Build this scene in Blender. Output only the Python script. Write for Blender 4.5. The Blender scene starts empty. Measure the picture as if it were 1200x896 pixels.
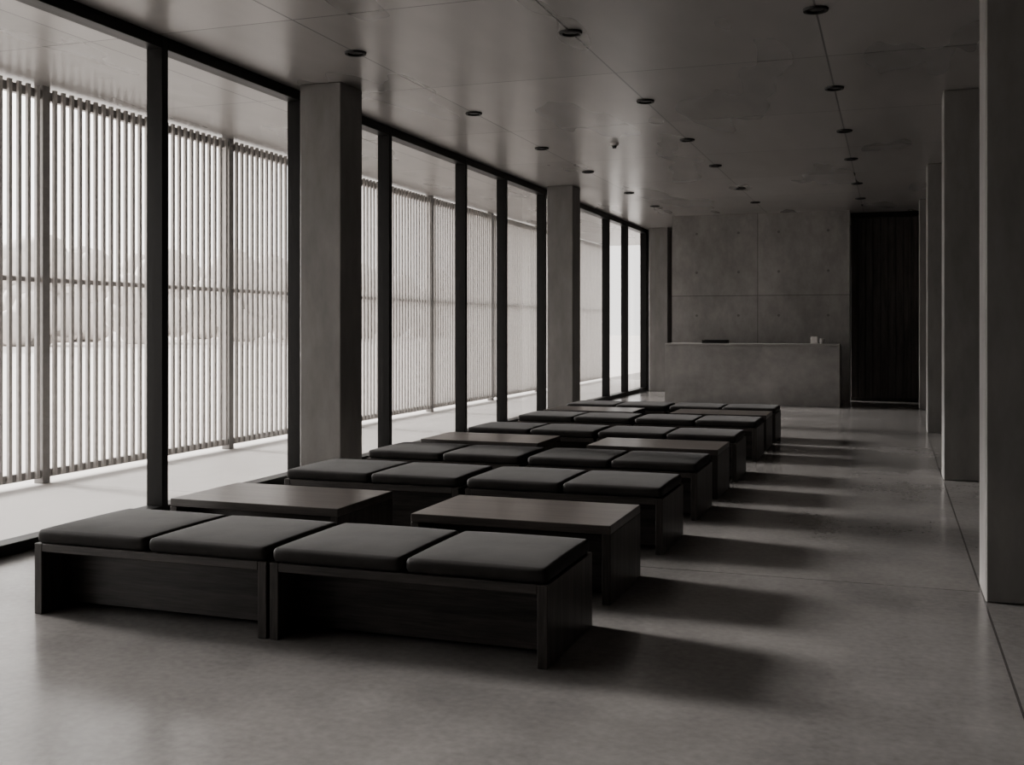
import bpy, bmesh, math, random
from mathutils import Vector, Matrix
random.seed(4)
S=bpy.context.scene
COL=S.collection
H=3.56
# ---------------------------------------------------------------- helpers
def link(o): COL.objects.link(o); return o
def tint(v,a=.957,b=.925): return (v,v*a,v*b,1)
class NT:
    def __init__(s,name):
        s.m=bpy.data.materials.new(name); s.m.use_nodes=True
        s.t=s.m.node_tree; s.n=s.t.nodes; s.l=s.t.links
        s.b=s.n['Principled BSDF']
    def node(s,t,**k):
        n=s.n.new(t)
        for a,v in k.items(): setattr(n,a,v)
        return n
    def math(s,op,a,b=None,c=None):
        n=s.n.new('ShaderNodeMath'); n.operation=op
        for i,x in enumerate((a,b,c)):
            if x is None: continue
            if isinstance(x,(int,float)): n.inputs[i].default_value=x
            else: s.l.new(x,n.inputs[i])
        return n.outputs[0]
    def noise(s,vec,scale,detail=5,rough=.55):
        n=s.n.new('ShaderNodeTexNoise'); n.inputs['Scale'].default_value=scale
        n.inputs['Detail'].default_value=detail; n.inputs['Roughness'].default_value=rough
        s.l.new(vec,n.inputs['Vector']); return n.outputs['Fac']
    def ramp(s,f,stops):
        n=s.n.new('ShaderNodeValToRGB'); e=n.color_ramp.elements
        e[0].position,e[0].color=stops[0]; e[1].position,e[1].color=stops[1]
        for p,c in stops[2:]:
            x=e.new(p); x.color=c
        s.l.new(f,n.inputs['Fac']); return n.outputs['Color']
def concrete(name,v,contrast=.25,scale=(1,1,1),rough=(.45,.65),joints=(),dots=(),bump=.15,spec=.5,jw=.006,jd=.55,speck=0.06,panel=None,midr=.55,mids=4.5,fs=70,det=5):
    # panel=(axisA,pitchA,offA,axisB,pitchB,offB,amount): every formwork panel gets its own tone
    k=NT(name); tc=k.node('ShaderNodeTexCoord').outputs['Object']
    mp=k.node('ShaderNodeMapping'); mp.inputs['Scale'].default_value=scale; k.l.new(tc,mp.inputs['Vector'])
    big=k.noise(mp.outputs[0],.9,min(det,3),.5); mid=k.noise(mp.outputs[0],mids,det,midr)
    f=k.math('ADD',k.math('MULTIPLY',big,.6),k.math('MULTIPLY',mid,.4))
    if speck>0:
        fine=k.noise(tc,fs,2,.5)
        f=k.math('ADD',f,k.math('MULTIPLY',k.math('SUBTRACT',fine,.5),speck*3))
    sx=k.node('ShaderNodeSeparateXYZ'); k.l.new(tc,sx.inputs[0])
    if panel:
        a=k.math('FLOOR',k.math('DIVIDE',k.math('SUBTRACT',sx.outputs[panel[0]],panel[2]),panel[1]))
        b=k.math('FLOOR',k.math('DIVIDE',k.math('SUBTRACT',sx.outputs[panel[3]],panel[5]),panel[4]))
        cb=k.node('ShaderNodeCombineXYZ'); k.l.new(a,cb.inputs[0]); k.l.new(b,cb.inputs[1])
        wn_=k.node('ShaderNodeTexWhiteNoise'); k.l.new(cb.outputs[0],wn_.inputs['Vector'])
        f=k.math('ADD',f,k.math('MULTIPLY',k.math('SUBTRACT',wn_.outputs['Value'],.5),panel[6]))
    col=k.ramp(f,[(.22,tint(v*(1-contrast))),(.78,tint(v*(1+contrast)))])
    def over(col,mask,d):
        mx=k.node('ShaderNodeMix',data_type='RGBA'); k.l.new(k.math('MULTIPLY',mask,d),mx.inputs[0])
        k.l.new(col,mx.inputs[6]); mx.inputs[7].default_value=tint(v*.12); return mx.outputs[2]
    mask=None
    for ax,p in joints:
        c=k.math('COMPARE',sx.outputs[ax],p,jw)
        mask=c if mask is None else k.math('MAXIMUM',mask,c)
    if mask is not None: col=over(col,mask,jd)
    mask=None
    for d in dots:
        vd=k.node('ShaderNodeVectorMath',operation='DISTANCE'); k.l.new(tc,vd.inputs[0]); vd.inputs[1].default_value=d
        c=k.math('LESS_THAN',vd.outputs['Value'],.024)
        mask=c if mask is None else k.math('MAXIMUM',mask,c)
    if mask is not None: col=over(col,mask,.45)
    k.l.new(col,k.b.inputs['Base Color'])
    mr=k.node('ShaderNodeMapRange'); k.l.new(big,mr.inputs[0]); mr.inputs[1].default_value=.3; mr.inputs[2].default_value=.7
    mr.inputs[3].default_value=rough[0]; mr.inputs[4].default_value=rough[1]; k.l.new(mr.outputs[0],k.b.inputs['Roughness'])
    k.b.inputs['Specular IOR Level'].default_value=spec
    if bump>0:
        bp=k.node('ShaderNodeBump'); bp.inputs['Strength'].default_value=bump; bp.inputs['Distance'].default_value=.02
        soft=k.noise(mp.outputs[0],mids*.5,1,.3)
        k.l.new(soft,bp.inputs['Height']); k.l.new(bp.outputs[0],k.b.inputs['Normal'])
    return k.m
def wood(name,v,axis,rough=.45,spec=.5,lo=.3,hi=2.0):
    k=NT(name); tc=k.node('ShaderNodeTexCoord').outputs['Object']
    mp=k.node('ShaderNodeMapping'); sc=[14,14,14]; sc[axis]=.9; mp.inputs['Scale'].default_value=sc; k.l.new(tc,mp.inputs['Vector'])
    n1=k.noise(mp.outputs[0],1.3,6,.6); n2=k.noise(mp.outputs[0],7,4,.6)
    f=k.math('ADD',k.math('MULTIPLY',n1,.65),k.math('MULTIPLY',n2,.35))
    col=k.ramp(f,[(.34,tint(v*lo,.88,.80)),(.66,tint(v*hi,.88,.82))])
    k.l.new(col,k.b.inputs['Base Color']); k.b.inputs['Roughness'].default_value=rough
    k.b.inputs['Specular IOR Level'].default_value=spec
    bp=k.node('ShaderNodeBump'); bp.inputs['Strength'].default_value=.15; bp.inputs['Distance'].default_value=.004
    k.l.new(f,bp.inputs['Height']); k.l.new(bp.outputs[0],k.b.inputs['Normal'])
    return k.m
def plain(name,v,rough=.5,metal=0,a=.957,b=.925,var=.1,spec=.5,scale=20):
    k=NT(name); tc=k.node('ShaderNodeTexCoord').outputs['Object']
    n=k.noise(tc,scale,3)
    k.l.new(k.ramp(n,[(.3,tint(v*(1-var),a,b)),(.7,tint(v*(1+var),a,b))]),k.b.inputs['Base Color'])
    k.b.inputs['Roughness'].default_value=rough; k.b.inputs['Metallic'].default_value=metal
    k.b.inputs['Specular IOR Level'].default_value=spec
    return k.m
def fabric(name,v):
    k=NT(name); tc=k.node('ShaderNodeTexCoord').outputs['Object']
    n=k.noise(tc,7,4); w=k.noise(tc,420,2)
    f=k.math('ADD',k.math('MULTIPLY',n,.6),k.math('MULTIPLY',w,.4))
    k.l.new(k.ramp(f,[(.3,tint(v*.72,.91,.86)),(.7,tint(v*1.3,.91,.86))]),k.b.inputs['Base Color'])
    k.b.inputs['Roughness'].default_value=.75; k.b.inputs['Sheen Weight'].default_value=.08; k.b.inputs['Sheen Roughness'].default_value=.4
    k.b.inputs['Specular IOR Level'].default_value=.3
    bp=k.node('ShaderNodeBump'); bp.inputs['Strength'].default_value=.3; bp.inputs['Distance'].default_value=.006
    k.l.new(n,bp.inputs['Height']); k.l.new(bp.outputs[0],k.b.inputs['Normal'])
    return k.m
def glassmat():
    k=NT('clear_glass'); k.n.remove(k.b); out=[n for n in k.n if n.type=='OUTPUT_MATERIAL'][0]
    tr=k.node('ShaderNodeBsdfTransparent'); tr.inputs[0].default_value=(.93,.93,.92,1)
    gl=k.node('ShaderNodeBsdfGlossy'); gl.inputs['Roughness'].default_value=.0
    lw=k.node('ShaderNodeLayerWeight'); lw.inputs['Blend'].default_value=.5
    f=k.math('ADD',k.math('MULTIPLY',k.math('POWER',lw.outputs['Facing'],5),.92),.06)
    mx=k.node('ShaderNodeMixShader'); k.l.new(f,mx.inputs[0]); k.l.new(tr.outputs[0],mx.inputs[1]); k.l.new(gl.outputs[0],mx.inputs[2])
    k.l.new(mx.outputs[0],out.inputs[0]); return k.m

def add_box(bm,a,b,bev=0,seg=1):
    r=bmesh.ops.create_cube(bm,size=1)
    vs=r['verts']
    for v in vs:
        v.co=Vector([(a[i]+b[i])/2+v.co[i]*(b[i]-a[i]) for i in range(3)])
    if bev>0:
        es=list({e for v in vs for e in v.link_edges})
        bmesh.ops.bevel(bm,geom=es,offset=bev,segments=seg,affect='EDGES',profile=.5)
def obj_from(bm,name,mat,smooth=False):
    bmesh.ops.recalc_face_normals(bm,faces=bm.faces)
    me=bpy.data.meshes.new(name); bm.to_mesh(me); bm.free(); me.materials.append(mat)
    if smooth:
        for p in me.polygons: p.use_smooth=True
    return link(bpy.data.objects.new(name,me))
def boxes(name,mat,lst,bev=0,seg=1):
    bm=bmesh.new()
    for a,b in lst: add_box(bm,a,b,bev,seg)
    return obj_from(bm,name,mat)
def thing(o,label,cat,group=None):
    o['label']=label; o['category']=cat
    if group: o['group']=group
    return o
def struct(o,label=None):
    o['kind']='structure'
    if label: o['label']=label
    return o
def empty(name,loc):
    e=bpy.data.objects.new(name,None); e.location=loc; e.empty_display_size=.1; return link(e)
def par(c,p): c.parent=p; return c

# ---------------------------------------------------------------- materials
ROWX=[-3.975,-2.214,-.482]; ROWY=[7.6,10.15,12.4,14.5,17.0,19.0]
m_floor=concrete('polished_concrete_floor',.235,.38,(.8,.8,1),(.17,.25),[(0,.452),(1,6.2),(1,10.85),(1,1.5),(1,15.5)],bump=.03,spec=.65,jw=.005,jd=.7,speck=.10,midr=.65,mids=3.5,fs=28)
m_terr=concrete('terrace_paving',.52,.08,rough=(.5,.7),joints=[(1,v) for v in (4.9,7.75,10.6,13.5,16.4,19.2,22.1)],bump=0,speck=0)
m_ceil=concrete('ceiling_concrete',.30,.20,(1.4,.45,1),(.26,.32),[(0,v) for v in ROWX+[1.25,-5.72]]+[(1,v) for v in (-.25,2.05,4.35,6.65,8.95,11.25,13.55,15.85,18.15,20.45)],bump=.13,spec=.7,jw=.007,jd=.8,speck=0,panel=(0,1.746,-3.975,1,2.3,-.25,.25),midr=.4,mids=3,det=2)
m_col=concrete('column_concrete',.25,.5,(1,1,.35),(.5,.7),bump=.0,midr=.65,speck=0)
m_wall=concrete('wall_concrete',.32,.5,(1,1,.6),(.5,.7),[(0,-2.39),(2,2.0)],[(x,20.9,z) for x in (-3.55,-2.75,-2.0,-1.1) for z in (1.62,2.45,3.2)],bump=.0,jw=.006,jd=.6,panel=(0,4,-2.39,2,4,2.0,.14),midr=.68,speck=0)
m_wall2=concrete('plain_wall_concrete',.20,.15,(1,1,.6),(.6,.8),bump=0,speck=0)
m_counter=concrete('counter_concrete',.33,.45,(1,1,1),(.5,.7),bump=0,midr=.65,speck=0)
m_frame=plain('dark_bronze_frame',.012,.42,spec=.35)
m_glass=glassmat()
m_slat=plain('grey_slat_metal',.55,.5,var=.08)
m_post=plain('grey_post_metal',.28,.5,var=.08)
m_woodh=wood('dark_wood_long_grain',.048,0,.42)
m_woodv=wood('dark_wood_upright_grain',.052,2,.42)
m_top=wood('table_top_wood',.085,0,.30,.8,.6,1.4)
m_fab=fabric('charcoal_fabric',.033)
m_black=plain('black_metal',.01,.5)
m_lamp=plain('lamp_reflector',.03,.35)
m_door=wood('near_black_wood',.075,2,.45,.5,.5,1.6)
m_ground=concrete('pale_gravel_ground',.6,.12,(.3,.3,.3),(.8,.95),bump=0,speck=0)
m_leaf=plain('hazy_foliage',.68,.9,var=.12,scale=.6)  # haze is painted in: leaf colour lightened to look misty
m_bark=plain('hazy_bark',.5,.9)  # trunk colour paled too, haze put into the colour
m_white=plain('white_plastic',.6,.5)
m_card=plain('white_paper',.75,.7,var=.03)

# ---------------------------------------------------------------- structure
XL,XR=-5.24,3.2; Y0,Y1=-6.0,24.0
struct(boxes('floor',m_floor,[((XL,Y0,-.2),(XR,Y1,0))]),'polished grey concrete floor with fine saw-cut joints')
struct(boxes('floor_terrace',m_terr,[((-7.6,Y0,-.2),(XL,Y1+4,0))]),'pale paved terrace strip outside the glazing')
g=struct(boxes('ground',m_ground,[((-160,-90,-.4),(-7.6,180,-.05))]),'pale open ground beyond the screen')
struct(boxes('ceiling',m_ceil,[((-7.6,Y0,H),(XR,Y1+4,H+.3))]),'board-jointed grey concrete ceiling slab')
struct(boxes('wall_right',m_wall2,[((XR,Y0,0),(XR+.2,Y1,H))]))
struct(boxes('wall_front',m_wall2,[((XL,Y0-.2,0),(XR,Y0,H))]))
struct(boxes('wall_end',m_wall2,[((XL,Y1,0),(XR,Y1+.2,H))]))
struct(boxes('wall_back',m_wall,[((-4.03,20.9,0),(-.72,21.2,H))]),'concrete wall with panel joints behind the counter')
# dark timber door wall beside the concrete wall
bm=bmesh.new(); x=-.72
while x<.9:
    add_box(bm,(x+.004,21.5,.06),(min(x+.135,.9)-.004,21.56,3.47),.004); x+=.135
add_box(bm,(-.72,21.56,0),(.9,21.62,H)); 
struct(obj_from(bm,'door_1',m_door),'near-black vertical board timber door wall')
struct(boxes('trim_1',m_frame,[((-.72,21.42,3.47),(.9,21.56,H))]),'dark header above the timber doors')
struct(boxes('wall_passage',m_wall2,[((.9,20.9,0),(XR,21.2,H))]))

# windows
ends=[.0,2.2,4.62,6.76,8.75,10.6,12.8,14.33,16.15,18.1,20.2,21.75,23.55]
XI,XO=-5.10,-5.24; MW=.07
for i in range(len(ends)-1):
    a,b=ends[i],ends[i+1]
    bs=[((XO,b-MW,0),(XI,b,H)),((XO,a,0),(XI,b-MW,.07)),((XO,a,H-.09),(XI,b-MW,H))]
    if i==0: bs.append(((XO,a-MW,0),(XI,a,H)))
    w=struct(boxes('window_%d'%(i+1),m_frame,bs,.003),'full-height glazing in slim dark bronze frame')
    bm=bmesh.new(); bm.faces.new([bm.verts.new(p) for p in ((-5.18,a,.07),(-5.18,b-MW,.07),(-5.18,b-MW,H-.09),(-5.18,a,H-.09))])
    gl=obj_from(bm,'window_glass',m_glass); gl['kind']='structure'; gl['label']='clear glass pane'; par(gl,w)
struct(boxes('wall_left',m_wall2,[((XO,Y0,0),(XI,-.07,H)),((XO,23.55,0),(XI,Y1,H))]))

# columns
def column(x0,x1,y0,y1,label,grp):
    o=boxes('column',m_col,[((x0-(x0+x1)/2,y0-(y0+y1)/2,0),(x1-(x0+x1)/2,y1-(y0+y1)/2,H))],.008)
    o.location=((x0+x1)/2,(y0+y1)/2,0)
    return thing(o,label,'column',grp)
for y in (1.05,8.46,15.8,23.2):
    column(-4.98,-4.57,y,y+.41,'square grey concrete column standing just inside the window wall','window wall columns')
for y in (1.3,5.97,10.6,15.3,19.5):
    column(.454,.95,y,y+.41,'grey concrete column lining the open aisle','aisle columns')

# ---------------------------------------------------------------- benches, tables, cushions
def fin_copy(root,parts,loc,name=None):
    r=root.copy(); r.location=loc; COL.objects.link(r)
    for p in parts:
        q=p.copy(); q.parent=r; COL.objects.link(q)
    return r
BL,BD,BH,TH=1.306,.70,.345,.045
def make_bench(loc):
    e=empty('bench',loc)
    P=[]
    P.append(boxes('seat_board',m_woodh,[((TH,0,BH-.04),(BL-TH,BD,BH))],.003))
    for x in (0,BL-TH): P.append(boxes('leg',m_woodv,[((x,0,0),(x+TH,BD,BH))],.003))
    P.append(boxes('base_panel',m_woodh,[((TH,.19,.02),(BL-TH,BD-.19,BH-.04))]))
    for p in P: par(p,e)
    return e,P
TL,TD,THH=1.10,.69,.40
def make_table(loc):
    e=empty('coffee_table',loc); P=[]
    P.append(boxes('table_top',m_top,[((0,0,THH-.045),(TL,TD,THH))],.003))
    for x in (0,TL-TH): P.append(boxes('leg',m_woodv,[((x,0,0),(x+TH,TD,THH-.045))],.003))
    P.append(boxes('base_panel',m_woodh,[((TH,.2,.02),(TL-TH,TD-.2,THH-.045))]))
    for p in P: par(p,e)
    return e,P
def cushion_mesh():
    L,D,T=.648,.695,.064; r=.026
    hx,hy,hz=L/2,D/2,T/2
    def axis(h,n):
        inner=[-(h-r)+2*(h-r)*i/n for i in range(n+1)]
        k=[-h+r*(1-math.cos(t*math.pi/2/5)) for t in range(5)]
        return k+inner+[-v for v in reversed(k)]
    ax=axis(hx,14); ay=axis(hy,14); az=[-hz,-hz+.005,-hz+.012,-hz+.02,-.003,.003,hz-.02,hz-.012,hz-.005,hz]
    bm=bmesh.new(); V={}
    def vert(i,j,k):
        key=(i,j,k)
        if key in V: return V[key]
        p=Vector((ax[i],ay[j],az[k])); c=Vector((max(-hx+r,min(hx-r,p.x)),max(-hy+r,min(hy-r,p.y)),max(-hz+r,min(hz-r,p.z))))
        d=p-c
        if d.length>1e-9: p=c+d.normalized()*min(r,max(abs(d.x),abs(d.y),abs(d.z)))
        X,Y=abs(p.x/hx),abs(p.y/hy)
        fx=1-X**3; fy=1-Y**3
        if p.z>0: p.z+=.016*max(0,fx)*max(0,fy)
        cr=(X*Y)**12
        p.x-=math.copysign(.008*cr,p.x); p.y-=math.copysign(.008*cr,p.y)
        V[key]=bm.verts.new(p); return V[key]
    nx,ny,nz=len(ax)-1,len(ay)-1,len(az)-1
    for i in range(nx):
        for j in range(ny):
            for k in (0,nz): bm.faces.new([vert(i,j,k),vert(i+1,j,k),vert(i+1,j+1,k),vert(i,j+1,k)])
    for i in range(nx):
        for k in range(nz):
            for j in (0,ny): bm.faces.new([vert(i,j,k),vert(i+1,j,k),vert(i+1,j,k+1),vert(i,j,k+1)])
    for j in range(ny):
        for k in range(nz):
            for i in (0,nx): bm.faces.new([vert(i,j,k),vert(i,j+1,k),vert(i,j+1,k+1),vert(i,j,k+1)])
    return bm,hz
XB=-3.94
bench_rows=[(4.2,.01),(6.55,.04),(7.80,.045),(9.90,.02),(11.46,.03),(13.4,.03)]   # (y, how far the window-side bench sits out)
table_rows=[5.28,8.83,12.45]
def bx(c,off): return XB-off if c==0 else XB+BL+.006
b0,bp=make_bench((bx(0,bench_rows[0][1]),bench_rows[0][0],0))
thing(b0,'low dark-stained wooden bench topped with two charcoal cushions','bench','waiting area benches')
for r,(y,off) in enumerate(bench_rows):
    for c in range(2):
        if r==0 and c==0: continue
        fin_copy(b0,bp,(bx(c,off),y,0))
t0,tp=make_table((XB-.03,table_rows[0],0))
thing(t0,'low dark wooden coffee table with plain slab top','coffee table','waiting area coffee tables')
for r,y in enumerate(table_rows):
    for c in range(2):
        if r==0 and c==0: continue
        fin_copy(t0,tp,(XB-.03 if c==0 else XB+1.51,y,0))
bm,hz=cushion_mesh(); c0=obj_from(bm,'cushion',m_fab,True)
thing(c0,'flat square charcoal fabric cushion lying on wooden bench','cushion','bench cushions')
first=True
for y,off in bench_rows:
    for k in range(4):
        if first: o=c0; first=False
        else: o=c0.copy(); COL.objects.link(o)
        o.location=(bx(k//2,off)+.326+(k%2)*.653+random.uniform(-.001,.001),y+BD/2+random.uniform(-.004,.004),BH+hz)

# ---------------------------------------------------------------- reception counter
ce=empty('reception_counter',(-3.95,19.8,0)); 
par(boxes('counter_body',m_counter,[((0,0,0),(3.1,.12,1.05)),((0,.12,0),(.12,.75,1.05)),((2.98,.12,0),(3.1,.75,1.05))]),ce)
par(boxes('counter_top',m_counter,[((0,0,1.055),(3.1,.5,1.10))],.004),ce)
par(boxes('worktop',m_woodh,[((.12,.3,.70),(2.98,.75,.74))]),ce)
thing(ce,'long monolithic concrete reception counter','reception counter')
# tray on counter
te=empty('document_tray',(-3.30,20.0,1.10))
par(boxes('tray_body',m_black,[((0,0,0),(.46,.26,.012)),((0,0,.012),(.012,.26,.06)),((.448,0,.012),(.46,.26,.06)),((.012,.248,.012),(.448,.26,.06)),((.012,0,.012),(.448,.012,.05))],.001),te)
par(boxes('paper_stack',m_card,[((.03,.03,.012),(.43,.23,.035))]),te)
thing(te,'low black document tray with papers on concrete counter','tray')
he=empty('card_holder',(-1.36,19.95,1.10))
par(boxes('holder_base',m_white,[((0,0,0),(.13,.10,.015)),((0,.05,.015),(.13,.06,.11))],.002),he)
par(boxes('card',m_card,[((.01,.03,.015),(.12,.045,.13))]),he)
thing(he,'small upright card holder with white cards on counter','card holder')
bm=bmesh.new()
prof=[(.0,0),(.034,0),(.038,.01),(.04,.095),(.036,.095),(.033,.012),(0,.012)]
N=28; rings=[]
for rr,z in prof:
    rings.append([bm.verts.new((max(rr,.0005)*math.cos(2*math.pi*i/N),max(rr,.0005)*math.sin(2*math.pi*i/N),z)) for i in range(N)])
for a,b in zip(rings,rings[1:]):
    for i in range(N): bm.faces.new([a[i],a[(i+1)%N],b[(i+1)%N],b[i]])
cup=obj_from(bm,'cup',m_white,True); cup.location=(-1.16,20.02,1.10); thing(cup,'small pale cup standing on concrete counter','cup')

# ---------------------------------------------------------------- downlights
def ring(bm,r0,r1,z0,z1,N=32):
    pts=[(r0,z1),(r0,z0),(r1,z0),(r1+.004,z1)]
    R=[[bm.verts.new((r*math.cos(2*math.pi*i/N),r*math.sin(2*math.pi*i/N),z)) for i in range(N)] for r,z in pts]
    for a,b in zip(R,R[1:]+[R[0]]):
        for i in range(N): bm.faces.new([a[i],a[(i+1)%N],b[(i+1)%N],b[i]])
de=empty('downlight',(ROWX[0],ROWY[0],H))
bm=bmesh.new(); ring(bm,.062,.082,-.016,0); p1=par(obj_from(bm,'trim_ring',m_black,False),de)
bm=bmesh.new(); bmesh.ops.create_cone(bm,cap_ends=True,segments=28,radius1=.03,radius2=.06,depth=.008,matrix=Matrix.Translation((0,0,-.004))); p2=par(obj_from(bm,'lamp',m_lamp),de)
thing(de,'small round black recessed ceiling downlight, unlit','ceiling light','ceiling downlights')
for a in ROWX:
    for b in ROWY:
        if a==ROWX[0] and b==ROWY[0]: continue
        fin_copy(de,[p1,p2],(a,b,H))
se=empty('smoke_detector',(-3.07,12.37,H))
bm=bmesh.new(); bmesh.ops.create_cone(bm,cap_ends=True,segments=28,radius1=.045,radius2=.055,depth=.03,matrix=Matrix.Translation((0,0,-.015))); par(obj_from(bm,'detector_body',m_white),se)
bm=bmesh.new(); bmesh.ops.create_cone(bm,cap_ends=True,segments=20,radius1=.02,radius2=.03,depth=.03,matrix=Matrix.Translation((0,0,-.045))); par(obj_from(bm,'sensor',m_black),se)
thing(se,'small round ceiling smoke detector','smoke detector')

# ---------------------------------------------------------------- louvre screen
XS=-7.2; PS=2.88; NP=9; y=7.75-PS*2
sl=[]; n=27; sp=PS/n
L0=empty('louvre_screen',(XS,y,0))
fr=boxes('screen_frame',m_post,[((-.05,-.045,0),(.05,.045,H)),((-.03,.045,.05),(.03,PS-.045,.12)),((-.02,.045,1.80),(.02,PS-.045,1.845)),((-.03,.045,3.44),(.03,PS-.045,3.52))],.002)
bm=bmesh.new()
for i in range(1,n): add_box(bm,(.031,i*sp-.019,.06),(.058,i*sp+.019,3.54))
sm=obj_from(bm,'slats',m_slat); par(fr,L0); par(sm,L0)
thing(L0,'tall vertical-slat metal screen panel along the terrace edge','louvre screen','terrace screen panels')
for i in range(1,NP): fin_copy(L0,[fr,sm],(XS,y+i*PS,0))

# ---------------------------------------------------------------- trees beyond
def tree(x,y,h,r,seed):
    random.seed(seed)
    e=empty('tree',(x,y,-.05))
    bm=bmesh.new(); bmesh.ops.create_cone(bm,cap_ends=True,segments=10,radius1=.28,radius2=.14,depth=h*.6,matrix=Matrix.Translation((0,0,h*.3)))
    par(obj_from(bm,'trunk',m_bark,True),e)
    bm=bmesh.new()
    for k in range(22):
        a=random.uniform(0,6.28); q=random.uniform(0,r*.7); rr=random.uniform(.28,.48)*r
        M=Matrix.Translation((q*math.cos(a),q*math.sin(a),max(rr*.7,h*random.uniform(.12,.8))))
        res=bmesh.ops.create_icosphere(bm,subdivisions=3,radius=rr,matrix=M)
        for v in res['verts']: v.co+=Vector([random.uniform(-.04,.04)*r*.5 for _ in range(3)])
    par(obj_from(bm,'foliage',m_leaf,True),e)
    thing(e,'hazy leafy tree on open ground beyond the screen','tree')
specs=[]
for i in range(20):
    specs.append((-62-(i%2)*13+random.uniform(-1,1),26+i*6.6,8.2+random.uniform(-1.2,.6)+i*.12+(i%2)*1.2,4.6))
for i,s in enumerate(specs): tree(*s,i+3)

# ---------------------------------------------------------------- light
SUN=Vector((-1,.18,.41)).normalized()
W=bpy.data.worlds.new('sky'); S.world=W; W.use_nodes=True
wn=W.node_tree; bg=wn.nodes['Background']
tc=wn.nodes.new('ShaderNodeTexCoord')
def wm(op,a,b):
    n=wn.nodes.new('ShaderNodeMath'); n.operation=op
    for i,x in enumerate((a,b)):
        if isinstance(x,(int,float)): n.inputs[i].default_value=x
        else: wn.links.new(x,n.inputs[i])
    return n.outputs[0]
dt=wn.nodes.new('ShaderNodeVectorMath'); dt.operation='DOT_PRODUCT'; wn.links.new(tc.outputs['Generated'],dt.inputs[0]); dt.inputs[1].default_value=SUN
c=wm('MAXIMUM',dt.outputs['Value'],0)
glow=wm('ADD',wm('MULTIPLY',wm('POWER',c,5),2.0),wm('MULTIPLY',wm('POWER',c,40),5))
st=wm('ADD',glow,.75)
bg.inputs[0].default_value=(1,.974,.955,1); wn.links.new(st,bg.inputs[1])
sd=bpy.data.lights.new('sun','SUN'); sd.energy=3.3; sd.angle=math.radians(10); sd.color=(1,.97,.95)
so=link(bpy.data.objects.new('sun',sd)); so.rotation_euler=(-SUN).to_track_quat('-Z','Y').to_euler()
so.location=(-12,6,6)

# ---------------------------------------------------------------- camera
cd=bpy.data.cameras.new('camera'); cam=link(bpy.data.objects.new('camera',cd))
cd.sensor_width=36; cd.lens=36*1264/1200; cd.shift_y=-65/1200
cam.location=(0,0,1.4); cam.rotation_euler=(math.radians(90),0,math.atan(444/1264))
S.camera=cam
S.view_settings.view_transform='AgX'
S.view_settings.look='AgX - Medium High Contrast'
S.view_settings.exposure=1.5
